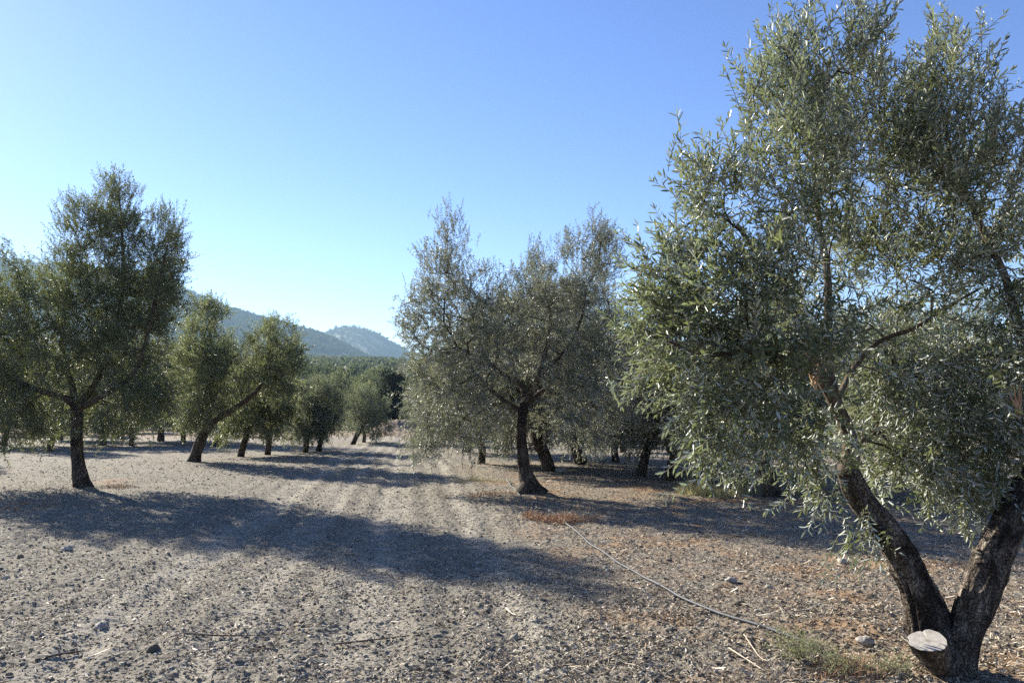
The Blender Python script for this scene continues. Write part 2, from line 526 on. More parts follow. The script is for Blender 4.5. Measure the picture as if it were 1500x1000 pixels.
def make_tree(label, cat, base, wood, lobes, leafm, barkm, seed, cpm=14, spc=7, length=.26, pairs=9, leafL=.055, leafW=.0115,
              simple=False, limbm=None, group=None, crad=.26, ring=14, branch_r=.0045, droop=.5, name='olive_tree', K=7, rough=.22):
    """wood: list of (kind, polyline of (x, y, z, radius)); lobes: (centre, radii, weight); all in world metres.
    Returns the thing: trunk, limb(s), branches, crown."""
    rg = np.random.default_rng(seed)
    base = np.asarray(base, float)
    root = thing(name, label, cat, base, group)
    limbm = limbm or barkm
    tk = Tubes(); npos = []; nlen = []; ntk = False
    for kind, poly in wood:
        p = np.asarray(poly, float).copy(); p[:, :3] -= base
        s = spline(p, .03 if kind == 'trunk' else .05)
        if kind == 'trunk':
            ntk = True
            tk.add(s[:, :3], s[:, 3], ring if ring < 30 else ring, rough=rough, rs=seed, freq=5.0, flute=1.1)
        else:
            t = Tubes(); t.add(s[:, :3], np.maximum(s[:, 3] * .8, .005), max(7, ring // 2), rough=.12, rs=seed + 9, freq=9, flute=.2)
            t.build('limb', limbm, root)
        hh = s[::3]
        ln = np.cumsum(np.r_[0, np.linalg.norm(np.diff(hh[:, :3], axis=0), axis=1)])
        keep = hh[:, 2] > (.55 if kind == 'trunk' else .3)
        if kind == 'trunk': keep &= ln > ln[-1] * .75
        npos.append(hh[keep, :3]); nlen.append((ln * .5 + (0 if kind == 'trunk' else .4))[keep])
    tk.build('trunk', barkm, root)
    pos = np.concatenate(npos); plen = np.concatenate(nlen)
    allc = np.array([l[0] for l in lobes]) - base
    cc = np.average(allc, axis=0)
    zmin = allc[:, 2].min(); zmax = allc[:, 2].max()
    # clumps of shoots spread through every lobe, denser towards its outside
    C = []; D = []
    for (c, rad, w) in lobes:
        c = np.asarray(c, float) - base; rad = np.asarray(rad, float)
        n = max(2, int(round(cpm * w * math.pi * rad[0] * rad[2])))
        got = []
        tries = 0
        while len(got) < n and tries < n * 14:
            tries += 1
            d = norm(rg.normal(0, 1, 3)); u = rg.random() ** (1 / 2.5)
            q = c + d * rad * u
            if q[2] < .12: continue
            if got and np.min(np.linalg.norm(np.array(got) - q, axis=1)) < crad * .62 * (1 - tries / (n * 14)): continue
            got.append(q); C.append(q); D.append(norm(d * .8 + norm(q - cc) * .6))
    C = np.array(C); D = np.array(D)
    order = np.argsort(np.min(np.linalg.norm(C[:, None] - pos[None], axis=2), axis=1))
    # branches: each clump joins the nearest wood, short ways preferred
    par = np.full(len(pos), -1); isl = np.ones(len(pos), bool); chains = []
    cnt = np.zeros(len(pos))
    for ci in order:
        c = C[ci]
        dd = np.linalg.norm(pos - c, axis=1)
        k = int(np.argmin(dd + .30 * plen + np.where(pos[:, 2] > c[2] + .25, .25, 0)))
        a = pos[k]; L = dd[k]
        m = max(2, int(L / .16) + 1)
        ts = np.linspace(0, 1, m + 1)[1:]
        lift = rg.normal(0, .08, 3) * L + np.array([0, 0, .10 * L])
        pts = a + (c - a) * ts[:, None] + lift * (4 * ts * (1 - ts))[:, None] * .6
        st = len(pos)
        pos = np.vstack([pos, pts]); plen = np.r_[plen, plen[k] + L * ts]
        par = np.r_[par, [k] + list(range(st, st + m - 1))]; isl = np.r_[isl, np.zeros(m, bool)]; cnt = np.r_[cnt, np.zeros(m)]
        cnt[-1] += 1
        chains.append((k, st, m))
    for i in range(len(pos) - 1, -1, -1):
        if par[i] >= 0: cnt[par[i]] += cnt[i]
    rad = branch_r * np.maximum(cnt, 1) ** .46
    bt = Tubes()
    for k, st, m in chains:
        idx = [k] + list(range(st, st + m))
        rr = rad[idx].copy(); rr[0] = min(rr[1] * 1.1, .08); rr[-1] = branch_r * .5
        bt.add(pos[idx], rr, 5, cap=False)
    # shoots
    n = len(C)
    k = rg.poisson(spc, n) + 2
    ci = np.repeat(np.arange(n), k)
    h = np.clip((C[ci, 2] - zmin) / max(zmax - zmin, .1), 0, 1)
    jit = rg.normal(0, 1, (len(ci), 3))
    up = np.where(h < .4, -droop + h * 2.2 * droop, (h - .4) * 1.45 + .1)
    up = up + .5 * np.clip((h - .72) / .2, 0, 1)
    d = norm(D[ci] * .65 + jit * .55 + np.stack([0 * up, 0 * up, up], 1))
    p = C[ci] + rg.normal(0, 1, (len(ci), 3)) * crad * .36 - d * length * .25
    sc = rg.uniform(.7, 1.15, len(ci))
    V, Q, T, mq = place_sprigs(p, d, sc, rg, length, pairs, leafL, leafW, simple, K)
    bv = np.concatenate(bt.v); bq = np.concatenate(bt.q) + len(V)          # fine branches belong to the crown
    V = np.vstack([V, bv]); Q = np.vstack([Q, bq]); mq = np.r_[mq, np.full(len(bq), 2, np.int32)]
    mesh_obj('crown', V, Q, T, [leafm, M['twig'], limbm], root, False, mq, None if T is None else np.zeros(len(T), np.int32))
    NL[0] += len(V)
    return root


def LB(px, py, rx, ry, dist, w=1.0, rd=None):
    s = F / dist
    return (P(px, py, dist), np.array([rx / s, (rd if rd is not None else .5 * (rx + ry) / s), ry / s]), w)


def PL(pts, dist):
    """polyline given as pixel x, y, depth offset, half width in pixels"""
    return [(*P(x, y, dist + dz), w * (dist + dz) / F) for x, y, dz, w in pts]


TREES = 'olive trees of the grove'
NL = [0]

# ---- the big tree at the right, two stems from one stool
D0 = 4.95
b0 = ground_at(1385, 960)
wood = [
    ('trunk', PL([(1374, 945, .08, 30), (1360, 915, .10, 29), (1343, 862, .10, 22), (1322, 816, .10, 19.5), (1290, 770, .10, 18), (1256, 724, .10, 18), (1240, 690, .1, 16)], D0)),
    ('trunk', PL([(1398, 995, .02, 29), (1392, 965, .02, 27), (1385, 938, .05, 22), (1378, 920, .08, 15)], D0)),
    ('trunk', PL([(1403, 992, -.04, 25), (1411, 950, -.03, 21), (1422, 908, -.02, 22), (1437, 862, -.02, 23), (1455, 816, -.02, 21.5), (1476, 770, 0, 20.5), (1502, 724, .05, 19), (1536, 660, .1, 17), (1552, 590, .12, 15)], D0)),
    ('limb', PL([(1240, 697, .10, 18), (1247, 660, .10, 15), (1238, 622, .08, 13), (1218, 580, .05, 11.5), (1195, 535, .0, 10.5), (1172, 480, -.05, 8), (1130, 400, -.15, 6), (1080, 330, -.2, 4)], D0)),
    ('limb', PL([(1236, 618, .08, 9), (1214, 540, .12, 8.5), (1213, 470, .15, 7.5), (1212, 400, .18, 6.5), (1196, 290, .15, 5), (1200, 180, .1, 3.5), (1215, 90, .1, 2.5)], D0)),
    ('limb', PL([(1225, 590, .06, 5.5), (1250, 540, .25, 5), (1288, 500, .35, 4.4), (1340, 480, .4, 3.8), (1395, 446, .42, 2.8), (1436, 422, .45, 2)], D0)),
    ('limb', PL([(1205, 552, .0, 7), (1150, 525, -.25, 6), (1095, 515, -.4, 5), (1030, 520, -.5, 3.5), (980, 500, -.5, 2.5)], D0)),
    ('limb', PL([(1545, 600, .12, 17), (1520, 520, .05, 13), (1490, 470, .1, 10), (1470, 400, .2, 7), (1400, 250, .2, 5), (1380, 150, .15, 3)], D0)),
    ('limb', PL([(1545, 600, .12, 15), (1590, 500, .3, 12), (1620, 400, .4, 8), (1610, 280, .4, 5)], D0)),
    ('limb', PL([(1244, 668, .1, 5), (1270, 640, .5, 4.5), (1320, 620, .8, 4), (1370, 560, 1.0, 3)], D0)),
]
lob = [LB(1205, 85, 75, 80, 4.95), LB(1375, 120, 62, 70, 5.0), LB(1145, 160, 55, 85, 4.9), LB(1165, 250, 95, 95, 4.75), LB(1270, 210, 90, 90, 5.2),
       LB(1385, 230, 105, 95, 5.0, 1.1), LB(1470, 270, 60, 90, 5.1), LB(1040, 310, 58, 100, 4.9), LB(985, 420, 75, 75, 4.8), LB(1075, 410, 85, 85, 4.6),
       LB(1180, 400, 90, 90, 4.55), LB(1270, 360, 90, 80, 5.6, .8), LB(1390, 360, 90, 70, 5.2, .8), LB(1480, 420, 50, 90, 5.2, .7), LB(1330, 430, 70, 55, 5.3, .5), LB(1300, 540, 60, 45, 5.3, .8), LB(1400, 520, 70, 50, 5.3, .8), LB(1310, 600, 55, 50, 5.35, 1.0), LB(1380, 640, 65, 60, 5.3, 1.0), LB(1330, 690, 55, 40, 5.3, .8), LB(1405, 725, 45, 40, 5.25, .9), LB(1470, 520, 40, 60, 5.0, .9),
       LB(1050, 530, 80, 80, 4.6), LB(1150, 540, 85, 80, 4.5, .9), LB(960, 500, 45, 55, 4.9), LB(1070, 620, 60, 55, 4.7), LB(1150, 640, 70, 60, 4.7),
       LB(1270, 560, 80, 70, 5.9, .8), LB(1370, 570, 85, 75, 5.7, .8), LB(1300, 640, 60, 50, 5.9, .8), LB(1390, 660, 70, 60, 5.7, .9), LB(1460, 600, 50, 90, 5.2, .9),
       LB(1445, 705, 50, 65, 5.2, .8), LB(1205, 690, 40, 40, 4.9, .7), LB(1258, 785, 20, 38, 5.05, .8), LB(1550, 430, 80, 110, 5.2), LB(1590, 600, 80, 110, 5.2), LB(1590, 330, 60, 90, 5.3),
       LB(1330, 700, 40, 35, 5.6, .6), LB(1215, 470, 60, 60, 5.8, .6)]
big = make_tree('big silvery olive tree forking into two rugged stems above a pale sawn stub', 'tree', b0, wood, lob, M['leaf_near'], M['bark_near'],
                4, cpm=37, spc=11, length=.26, pairs=9, leafL=.070, leafW=.0140, limbm=M['bark_limb'], group=TREES, crad=.21, ring=44, branch_r=.0032, rough=.38)


def build_stub():
    """sawn-off third stem: short bole with a pale cracked end"""
    loc = Vector(big.location)
    c = P(1359, 938, 4.72) - np.array(loc)
    ax = norm(np.array([-.12, -.31, .94])); root = c - ax * .05 + np.array([.17, .17, -.17])
    x = norm(np.cross(ax, np.array([0, 1, .2]))); y = np.cross(ax, x)
    n = 72; th = np.linspace(0, 2 * math.pi, n, endpoint=False)
    prof = .104 * (1 + .09 * np.sin(2 * th + .6) + .05 * np.sin(3 * th + 2) + .025 * np.sin(5 * th) + .012 * np.sin(11 * th))
    prof *= 1 - .10 * np.exp(-((th - 4.55) / .1) ** 2)
    rings = []
    S = [0, .12, .3, .5, .72, .9, 1.0]
    for s in S:
        k = root + (c - root) * s
        grow = .80 + .22 * s ** .6
        nz = 1 + .22 * (vnoise3(np.stack([np.cos(th) * 4, np.sin(th) * 4, np.full(n, s * 2.5)], 1), 5) - .5)
        rings.append(k + (x * np.cos(th)[:, None] + y * np.sin(th)[:, None]) * (prof * grow * nz)[:, None])
    m = len(rings); v = np.concatenate(rings)
    i = np.arange(m - 1)[:, None]; j = np.arange(n)[None, :]
    q = np.stack([i * n + j, i * n + (j + 1) % n, (i + 1) * n + (j + 1) % n, (i + 1) * n + j + 0 * i], -1).reshape(-1, 4)
    st = mesh_obj('sawn_stub', v, q, None, [M['bark_near']], big)
    # cut end: rings of points with saw ripple and a heart check
    rim = rings[-1]; cen = c + ax * .002
    vv = [cen]; K = 12
    for k in range(1, K + 1):
        f = k / K
        p = cen + (rim - c) * f * .985
        crack = sum(a * np.exp(-(((th - t0 + math.pi) % (2 * math.pi) - math.pi) / (.03 + .02 * (1 - f))) ** 2) for t0, a in ((.4, .3), (1.9, .5), (2.8, .25), (4.55, .9), (5.5, .3)))
        p = p - ax[None] * (.0035 * crack * (.3 + f) * (1 if k < K else .5))[:, None] 
        vv.append(p)
    v2 = np.vstack([vv[0][None]] + vv[1:])
    q = []
    for k in range(K - 1):
        for j in range(n):
            q.append([1 + k * n + j, 1 + (k + 1) * n + j, 1 + (k + 1) * n + (j + 1) % n, 1 + k * n + (j + 1) % n])
    t = [[0, 1 + j, 1 + (j + 1) % n] for j in range(n)]
    mm, nt, out = new_mat('pale_cut_wood'); N = NT(nt)
    ob = N.n('ShaderNodeTexCoord').outputs['Object']
    mp = N.n('ShaderNodeVectorMath', operation='SUBTRACT'); N.l(ob, mp.inputs[0]); mp.inputs[1].default_value = tuple(cen)
    ln = N.n('ShaderNodeVectorMath', operation='LENGTH'); N.l(mp.outputs[0], ln.inputs[0])
    nz = N.noise(ob, 22, 4)
    rg_ = N.math('SINE', N.math('MULTIPLY', N.math('ADD', ln.outputs['Value'], N.math('MULTIPLY', nz, .03)), 420))
    col = N.ramp(nz, [(.3, (.36, .315, .26)), (.55, (.52, .475, .405)), (.75, (.60, .56, .49))])
    col = N.mix(N.math('MULTIPLY', N.math('ADD', N.math('MULTIPLY', rg_, .5), .5), .36), col, (.36, .29, .22))
    col = N.mix(N.sstep(ln.outputs['Value'], .035, .0), col, (.33, .27, .21))
    b = N.bsdf(col, .85, .2); N.l(N.bump(nz, .3, .01), b.inputs['Normal']); N.l(b.outputs[0], out.inputs['Surface'])
    cf = mesh_obj('cut_face', v2, q, t, [mm], st, False)
    cf['label'] = 'pale sawn end of the stub with cracks'
    # torn pale wounds on the limbs
    wm = plain_mat('torn_orange_wood', [(.3, (.34, .17, .09)), (.6, (.52, .33, .21)), (.8, (.62, .47, .34))], 20, .8)
    for (px, py, dz, w, h) in ((1196, 548, -.07, 11, 24), (1492, 585, -.06, 12, 34)):
        t = Tubes()
        for k in range(5):
            a = P(px + rng.normal(0, w * .25), py + h * rng.uniform(.3, 1), D0 + dz) - np.array(loc)
            e = P(px + rng.normal(-3, w * .6), py - h * rng.uniform(.3, 1), D0 + dz - .01) - np.array(loc)
            sp = spline(np.vstack([a, (a + e) / 2 + rng.normal(0, .006, 3), e]), .03)
            t.add(sp, np.linspace(.009, .002, len(sp)), 5)
        o = t.build('torn_wood', wm, big); o['label'] = 'pale orange torn wood on a broken limb'


build_stub()

# ---- left tree
D1 = 16.0
b1 = ground_at(120, 715)
wood = [
    ('trunk', PL([(124, 722, 0, 15), (118, 700, 0, 10.5), (114, 670, 0, 8), (112, 640, 0, 7.8), (113, 610, 0, 8), (111, 590, 0, 7.5)], D1)),
    ('limb', PL([(111, 596, 0, 8), (98, 584, -.1, 6.5), (70, 575, -.2, 5.5), (40, 565, -.3, 5), (0, 545, -.4, 4.5), (-40, 520, -.4, 3.5), (-60, 460, -.3, 2)], D1)),
    ('limb', PL([(112, 596, 0, 7), (104, 560, .4, 6), (92, 520, .6, 5), (95, 450, .6, 3.5), (110, 370, .5, 2)], D1)),
    ('limb', PL([(114, 596, 0, 7), (140, 560, 0, 6), (165, 500, 0, 5), (180, 420, 0, 4), (178, 320, 0, 2)], D1)),
    ('limb', PL([(113, 600, 0, 6), (150, 580, -.5, 5), (200, 540, -.7, 4), (225, 450, -.7, 3), (245, 360, -.6, 2)], D1)),
]
lob = []
for dz, k in ((-.55, .93), (.4, .93)):
    for (x, y, rx, ry) in ((178, 325, 34, 62), (125, 345, 40, 55), (232, 365, 38, 52), (185, 420, 70, 65), (100, 425, 60, 55), (235, 440, 38, 60), (40, 475, 55, 55),
                           (205, 510, 52, 65), (140, 500, 60, 55), (190, 580, 55, 45), (225, 580, 30, 50), (25, 560, 45, 60), (-40, 560, 60, 80), (-30, 460, 55, 60), (85, 530, 50, 45),
                           (150, 620, 40, 24), (40, 625, 38, 34), (95, 590, 30, 25)):
        w = .55 if (x, y) in ((95, 590), (85, 530)) else 1
        lob.append(LB(x + rng.normal(0, 5), y, rx * k, ry * k, D1 + dz * min(1, rx / 50), w))
lob += [LB(12, 405, 22, 42, D1), LB(175, 280, 16, 25, D1), LB(128, 305, 16, 22, D1), LB(245, 325, 20, 20, D1)]
make_tree('tall dense dark olive tree with a straight trunk at the left edge', 'tree', b1, wood, lob, M['leaf_dark'], M['bark_dark'],
          5, cpm=17, spc=13, length=.30, pairs=8, leafL=.078, leafW=.018, simple=True, limbm=M['bark_limb'], group=TREES, crad=.31, ring=20, branch_r=.005)

# ---- centre tree
D2 = 15.1
b2 = ground_at(775, 722)
wood = [
    ('trunk', PL([(784, 728, 0, 20), (777, 712, 0, 14.5), (769, 690, 0, 9.5), (765, 660, 0, 7.8), (764, 630, 0, 7.6), (765, 605, 0, 7.6), (768, 590, 0, 7)], D2)),
    ('trunk', PL([(764, 725, -.1, 10), (772, 712, -.08, 9.5), (774, 698, -.03, 8)], D2)),
    ('limb', PL([(766, 602, 0, 6), (752, 596, 0, 5.5), (736, 585, -.2, 4.5), (715, 566, -.3, 3.5), (692, 540, -.4, 2.6), (684, 500, -.3, 1.8)], D2)),
    ('limb', PL([(768, 594, 0, 6), (766, 570, .3, 5.5), (750, 553, .4, 5), (728, 542, .5, 4), (706, 512, .5, 2.6), (690, 460, .4, 1.6)], D2)),
    ('limb', PL([(769, 590, 0, 6.5), (785, 562, -.1, 5.5), (796, 525, -.1, 4.6), (802, 500, 0, 3.6), (806, 460, 0, 2.2), (796, 420, 0, 1.5)], D2)),
    ('limb', PL([(790, 548, -.1, 4.4), (826, 515, -.4, 3.6), (850, 470, -.5, 2.6), (860, 420, -.4, 1.6)], D2)),
    ('limb', PL([(770, 592, 0, 5), (800, 570, .6, 4), (846, 560, 1, 3), (880, 530, 1.1, 2)], D2)),
]
lob = []
for dz, k in ((-.6, .93), (.6, .93)):
    for (x, y, rx, ry, w) in ((655, 410, 42, 50, .9), (700, 440, 48, 45, .9), (628, 470, 36, 50, 1), (690, 510, 60, 50, 1), (635, 560, 42, 60, 1), (625, 630, 26, 48, 1), (680, 590, 50, 50, 1), (660, 640, 40, 30, .9),
                              (748, 478, 42, 42, .8), (790, 430, 46, 50, .9), (845, 420, 46, 55, 1), (878, 380, 22, 50, .9), (820, 510, 55, 50, 1), (885, 500, 46, 60, 1), (855, 590, 60, 50, 1), (905, 580, 32, 52, 1), (870, 640, 40, 24, .9), (770, 530, 45, 36, .5), (730, 620, 26, 34, .5), (810, 620, 34, 30, .6)):
        lob.append(LB(x + rng.normal(0, 4), y, rx * k, ry * k, D2 + dz * min(1, rx / 45), w))
lob += [LB(662, 345, 20, 34, D2, .9), LB(640, 370, 22, 26, D2), LB(790, 380, 18, 24, D2, .8), LB(868, 340, 22, 34, D2, .9), LB(600, 430, 16, 18, D2, .8), LB(840, 365, 22, 30, D2, .8), LB(605, 500, 20, 30, D2)]
make_tree('broad grey green olive tree with two crown peaks in the middle of the grove', 'tree', b2, wood, lob, M['leaf_grey'], M['bark_dark'],
          8, cpm=17, spc=12, length=.28, pairs=8, leafL=.074, leafW=.0175, simple=True, limbm=M['bark_limb'], group=TREES, crad=.30, ring=20, branch_r=.005)

# ---- second trees of the left row
D3 = 23.6
b3 = ground_at(285, 677)
wood = [
    ('trunk', PL([(284, 681, 0, 11), (287, 665, 0, 8), (293, 648, 0, 7.5), (300, 632, 0, 7)], D3)),
    ('limb', PL([(299, 634, 0, 6), (318, 614, -.2, 5.5), (345, 597, -.4, 5), (368, 580, -.5, 4), (385, 558, -.5, 3), (395, 510, -.5, 2)], D3)),
    ('limb', PL([(300, 634, 0, 5), (304, 600, 0, 4), (298, 550, 0, 3.5), (300, 480, 0, 2)], D3)),
]
lob = []
for dz in (-.45, .45):
    for (x, y, rx, ry) in ((300, 500, 40, 42), (285, 560, 36, 50), (320, 550, 38, 50), (300, 600, 40, 28), (280, 610, 24, 25), (395, 510, 38, 36), (420, 550, 30, 46), (385, 550, 32, 36)):
        lob.append(LB(x, y, rx, ry, D3 + dz))
lob += [LB(300, 460, 22, 24, D3), LB(318, 455, 15, 15, D3), LB(402, 478, 24, 18, D3), LB(435, 500, 12, 14, D3)]
make_tree('yellow green olive tree leaning right, its long limb bare and slanting', 'tree', b3, wood, lob, M['leaf_olive'], M['bark_dark'],
          13, cpm=13, spc=11, length=.32, pairs=7, leafL=.095, leafW=.025, simple=True, limbm=M['bark_limb'], group=TREES, crad=.32, ring=14, branch_r=.006)


def auto_tree(label, base, h, w, lean, seed, leafm, cpm=9, spc=11, leafL=.10, leafW=.027, trunk_h=.8, trunk_r=.13, pairs=7, length=.32, nl=9, skirt=.5, crad=.32,
              forks=3, ring=12, name='olive_tree'):
    """a plainer orchard tree: leaning trunk, forked limbs, crown of several lobes hanging low"""
    rg = np.random.default_rng(seed)
    trunk_r *= .68; skirt *= .7
    b = np.asarray(base, float)
    top = b + np.array([lean, rg.normal(0, .12), trunk_h])
    wood = [('trunk', [(*(b + [0, 0, -.15]), trunk_r * 1.45), (*(b + [lean * .1, 0, .08]), trunk_r * 1.12), (*(b + [lean * .45, .03, trunk_h * .5]), trunk_r), (*top, trunk_r * .85)])]
    a0 = rg.random() * 6.28
    for k in range(forks):
        a = a0 + k * 2 * math.pi / forks + rg.normal(0, .3)
        d = np.array([math.cos(a), math.sin(a), 0])
        e1 = top + d * w * .22 + np.array([0, 0, (h - trunk_h) * .25])
        e2 = top + d * w * .34 + np.array([0, 0, (h - trunk_h) * .55])
        e3 = top + d * w * .30 + np.array([0, 0, (h - trunk_h) * .85])
        wood.append(('limb', [(*(top - [0, 0, .08]), trunk_r * .5), (*e1, trunk_r * .34), (*e2, trunk_r * .2), (*e3, trunk_r * .08)]))
    lobes = []
    for k in range(nl):
        a = a0 + k * 2.4
        t = (k + .5) / nl
        z = skirt + (h - skirt) * (.22 + .62 * t)
        rr = w * .30 * math.sqrt(max(0, 1 - ((t - .35) / .8) ** 2)) * rg.uniform(.75, 1.1)
        c = np.array([top[0], top[1], b[2]]) + np.array([math.cos(a) * rr, math.sin(a) * rr, z])
        lobes.append((c, np.array([w * .27, w * .27, (h - skirt) * .25]) * rg.uniform(.85, 1.15), 1.0))
    lobes.append((np.array([top[0] + rg.normal(0, .2), top[1], b[2] + h * .90]), np.array([w * .16, w * .16, h * .10]), 1.0))
    lobes.append((np.array([top[0], top[1], b[2] + skirt + (h - skirt) * .45]), np.array([w * .33, w * .33, (h - skirt) * .33]), 1.0))
    return make_tree(label, 'tree', b, wood, lobes, leafm, M['bark_dark'], seed, cpm=cpm, spc=spc, length=length, pairs=pairs, leafL=leafL, leafW=leafW, simple=True,
                     limbm=M['bark_limb'], group=TREES, crad=crad, ring=ring, branch_r=.007, name=name, K=5)


def at(px, py): return ground_at(px, py)


# hand-placed trees of the middle distance (pixel of the trunk's foot, height, width, lean)
auto_tree('olive tree with a pale twisted trunk behind the slanting bare limb', at(352, 669), 3.1, 2.4, .25, 21, M['leaf_olive'], trunk_h=1.0, trunk_r=.15)
pA = auto_tree('olive tree with a short upright trunk just beyond the slanting bare limb', at(392, 666), 3.5, 2.6, .05, 22, M['leaf_olive'], trunk_h=.9, trunk_r=.15)
pB = auto_tree('small round silvery olive tree, first of the pair at the alley edge', at(447, 662), 2.5, 1.8, .05, 23, M['leaf_far'], cpm=11, trunk_h=.5, trunk_r=.14, skirt=.25, nl=7)
auto_tree('small silvery olive tree, farther of the pair at the alley edge', at(467, 661), 2.8, 2.1, .12, 24, M['leaf_far'], cpm=11, trunk_h=.7, trunk_r=.14, skirt=.3, nl=8)
auto_tree('rounded olive tree with a black leaning trunk near the alley end', at(516, 650), 2.75, 2.5, .55, 25, M['leaf_far'], cpm=10, trunk_h=1.0, trunk_r=.16, skirt=.5, nl=8)
pC = auto_tree('olive tree with a leaning trunk right behind the two peaked tree', at(806, 690), 4.6, 4.3, -.45, 26, M['leaf_grey'], trunk_h=1.1, trunk_r=.22, skirt=.55, nl=11)
auto_tree('olive tree with a slanting trunk right of the two peaked tree', at(938, 698), 3.5, 3.0, .28, 27, M['leaf_grey'], trunk_h=.9, trunk_r=.15, skirt=.45)
pD = auto_tree('olive tree with a stubby forked trunk behind the dry grass patch', at(980, 704), 3.0, 2.4, .1, 28, M['leaf_grey'], trunk_h=.55, trunk_r=.16, skirt=.4, nl=8)
auto_tree('thin trunked small olive tree beyond the dry grass patch', at(1035, 693), 2.6, 1.8, .02, 29, M['leaf_grey'], trunk_h=.8, trunk_r=.09, skirt=.6, nl=6)
auto_tree('shadowy olive tree with a knobbly low trunk behind the big right tree', at(1132, 727), 3.9, 3.7, -.1, 30, M['leaf_near'], cpm=12, trunk_h=.6, trunk_r=.22, leafL=.085, leafW=.021, skirt=.5, nl=11, crad=.26)
auto_tree('olive tree with a pale leaning trunk between the two right stems', at(1372, 728), 3.6, 3.6, -.45, 31, M['leaf_near'], cpm=12, trunk_h=1.0, trunk_r=.13, leafL=.085, leafW=.021, skirt=.6, nl=11, crad=.26)
auto_tree('dark olive tree at the left edge, farther back than the tall dark one', at(6, 652), 4.6, 4.0, .1, 32, M['leaf_dark'], trunk_h=1.0, trunk_r=.17, skirt=.7, nl=11)
auto_tree('black round holm oak at the far end of the alley', P(580, 616, 70) * [1, 1, 0] + [0, 0, float(H(np.array([P(580, 616, 70)[0]]), np.array([70.]))[0])], 4.7, 4.2, .2, 33, M['leaf_black'], cpm=9, trunk_h=.8, leafL=.17, leafW=.07, skirt=.3, nl=9, name='holm_oak')

# light prototypes for the many farther trees
protos = [pA, pB, pC, pD]


def far_proto(seed, leafm):
    b = np.array([0, -60.0 - seed, 0]); b[2] = gz(b[0], b[1])
    return auto_tree('proto', b, 4.0, 3.6, .2, seed, leafm, cpm=6.0, spc=7, leafL=.2, leafW=.075, trunk_h=.8, trunk_r=.17, pairs=5, length=.42, skirt=.4, nl=9, crad=.4, ring=8)


fps = [far_proto(51, M['leaf_plantation']), far_proto(52, M['leaf_dark']), far_proto(53, M['leaf_plantation'])]
first = {0, 1, 2}
placed = [tuple(o.location[:2]) for o in scene.objects if o.parent is None and o.type == 'EMPTY' and o.location.y > 0]
hand = len(placed)
# named trees farther back, then the grid of rows
named = [(75, 652, 'olive tree with a leaning dark trunk seen left of the tall tree trunk', 1.15), (150, 652, 'olive tree with a thin curved trunk seen right of the tall tree trunk', 1.1),
         (193, 653, 'olive tree with a stout trunk under the hanging right side of the tall tree', 1.15), (236, 646, 'olive tree with a strongly slanting trunk between the tall tree and the leaning one', 1.1),
         (268, 650, 'olive tree with a short leaning brown trunk close behind the yellow green one', 1.1), (318, 652, 'olive tree with a leaning trunk below the slanting bare limb', 1.0),
         (705, 680, 'olive tree half hidden behind the left half of the two peaked tree', 1.05), (853, 680, 'olive tree with a straight trunk in shade right of the two peaked trunk', 1.15),
         (902, 676, 'shaded olive tree between the two peaked tree and the slanting trunk', 1.05), (1058, 694, 'small shaded olive tree closest to the thin trunked one', .8),
         (533, 647, 'olive tree close behind the black leaning trunk near the alley end', .85)]
for k, (px, py, lab, sc) in enumerate(named):
    g = at(px, py)
    dup([pA, pC, pA, pC][k % 4], (g[0], g[1], g[2] - .02), k * 1.7 + .4, sc, lab, TREES)
    placed.append((g[0], g[1]))
nfar = 0
FARL = 'small olive tree standing among the distant rows of the grove'
GRID = []
for i in range(-26, 27):
    for j in range(0, 46):
        y = 17 + j * 6.6
        x = -8.4 + i * 7.2 + ROW * (y - 20) + rng.normal(0, .5)
        y += rng.normal(0, .5)
        GRID.append((math.hypot(x, y), x, y))
GRID.sort()
mass = []
for r, x, y in GRID:
    az = math.degrees(math.atan2(x, y))
    if r > 300 or abs(az) > 44: continue
    u = x - ROW * y
    if -6.6 < u < -1.0 and y < 60: continue                  # the open alley
    if r < 20 and abs(az) < 40: continue
    if u > -9 and u < 9 and y < 24: continue
    if min(math.hypot(x - a, y - b) for a, b in placed) < 4.0: continue
    if r < 62:
        p = [pA, pC, pA, pD][int(rng.integers(0, 4))]; sc = rng.uniform(.85, 1.15) * (1.25 if p is pD else 1)
        if -18 < az < -4: sc *= .72
        dup(p, (x, y, gz(x, y) - .03), rng.random() * 6.28, sc, FARL, TREES); nfar += 1
    elif r < 135 and nfar < 268:
        k = int(rng.integers(0, 3)); p = fps[k]
        pos = (x, y, float(H(np.array([x]), np.array([y]))[0]) - .03); rz = rng.random() * 6.28; sc = rng.uniform(.85, 1.2)
        if k in first:
            first.discard(k); p.location = pos; p.rotation_euler = (0, 0, rz); p.scale = (sc,) * 3; p['label'] = FARL
        else:
            dup(p, pos, rz, sc, FARL, TREES)
        nfar += 1
    else:
        mass.append((x, y)); continue
    placed.append((x, y))
print('far trees', nfar, 'hand', hand)


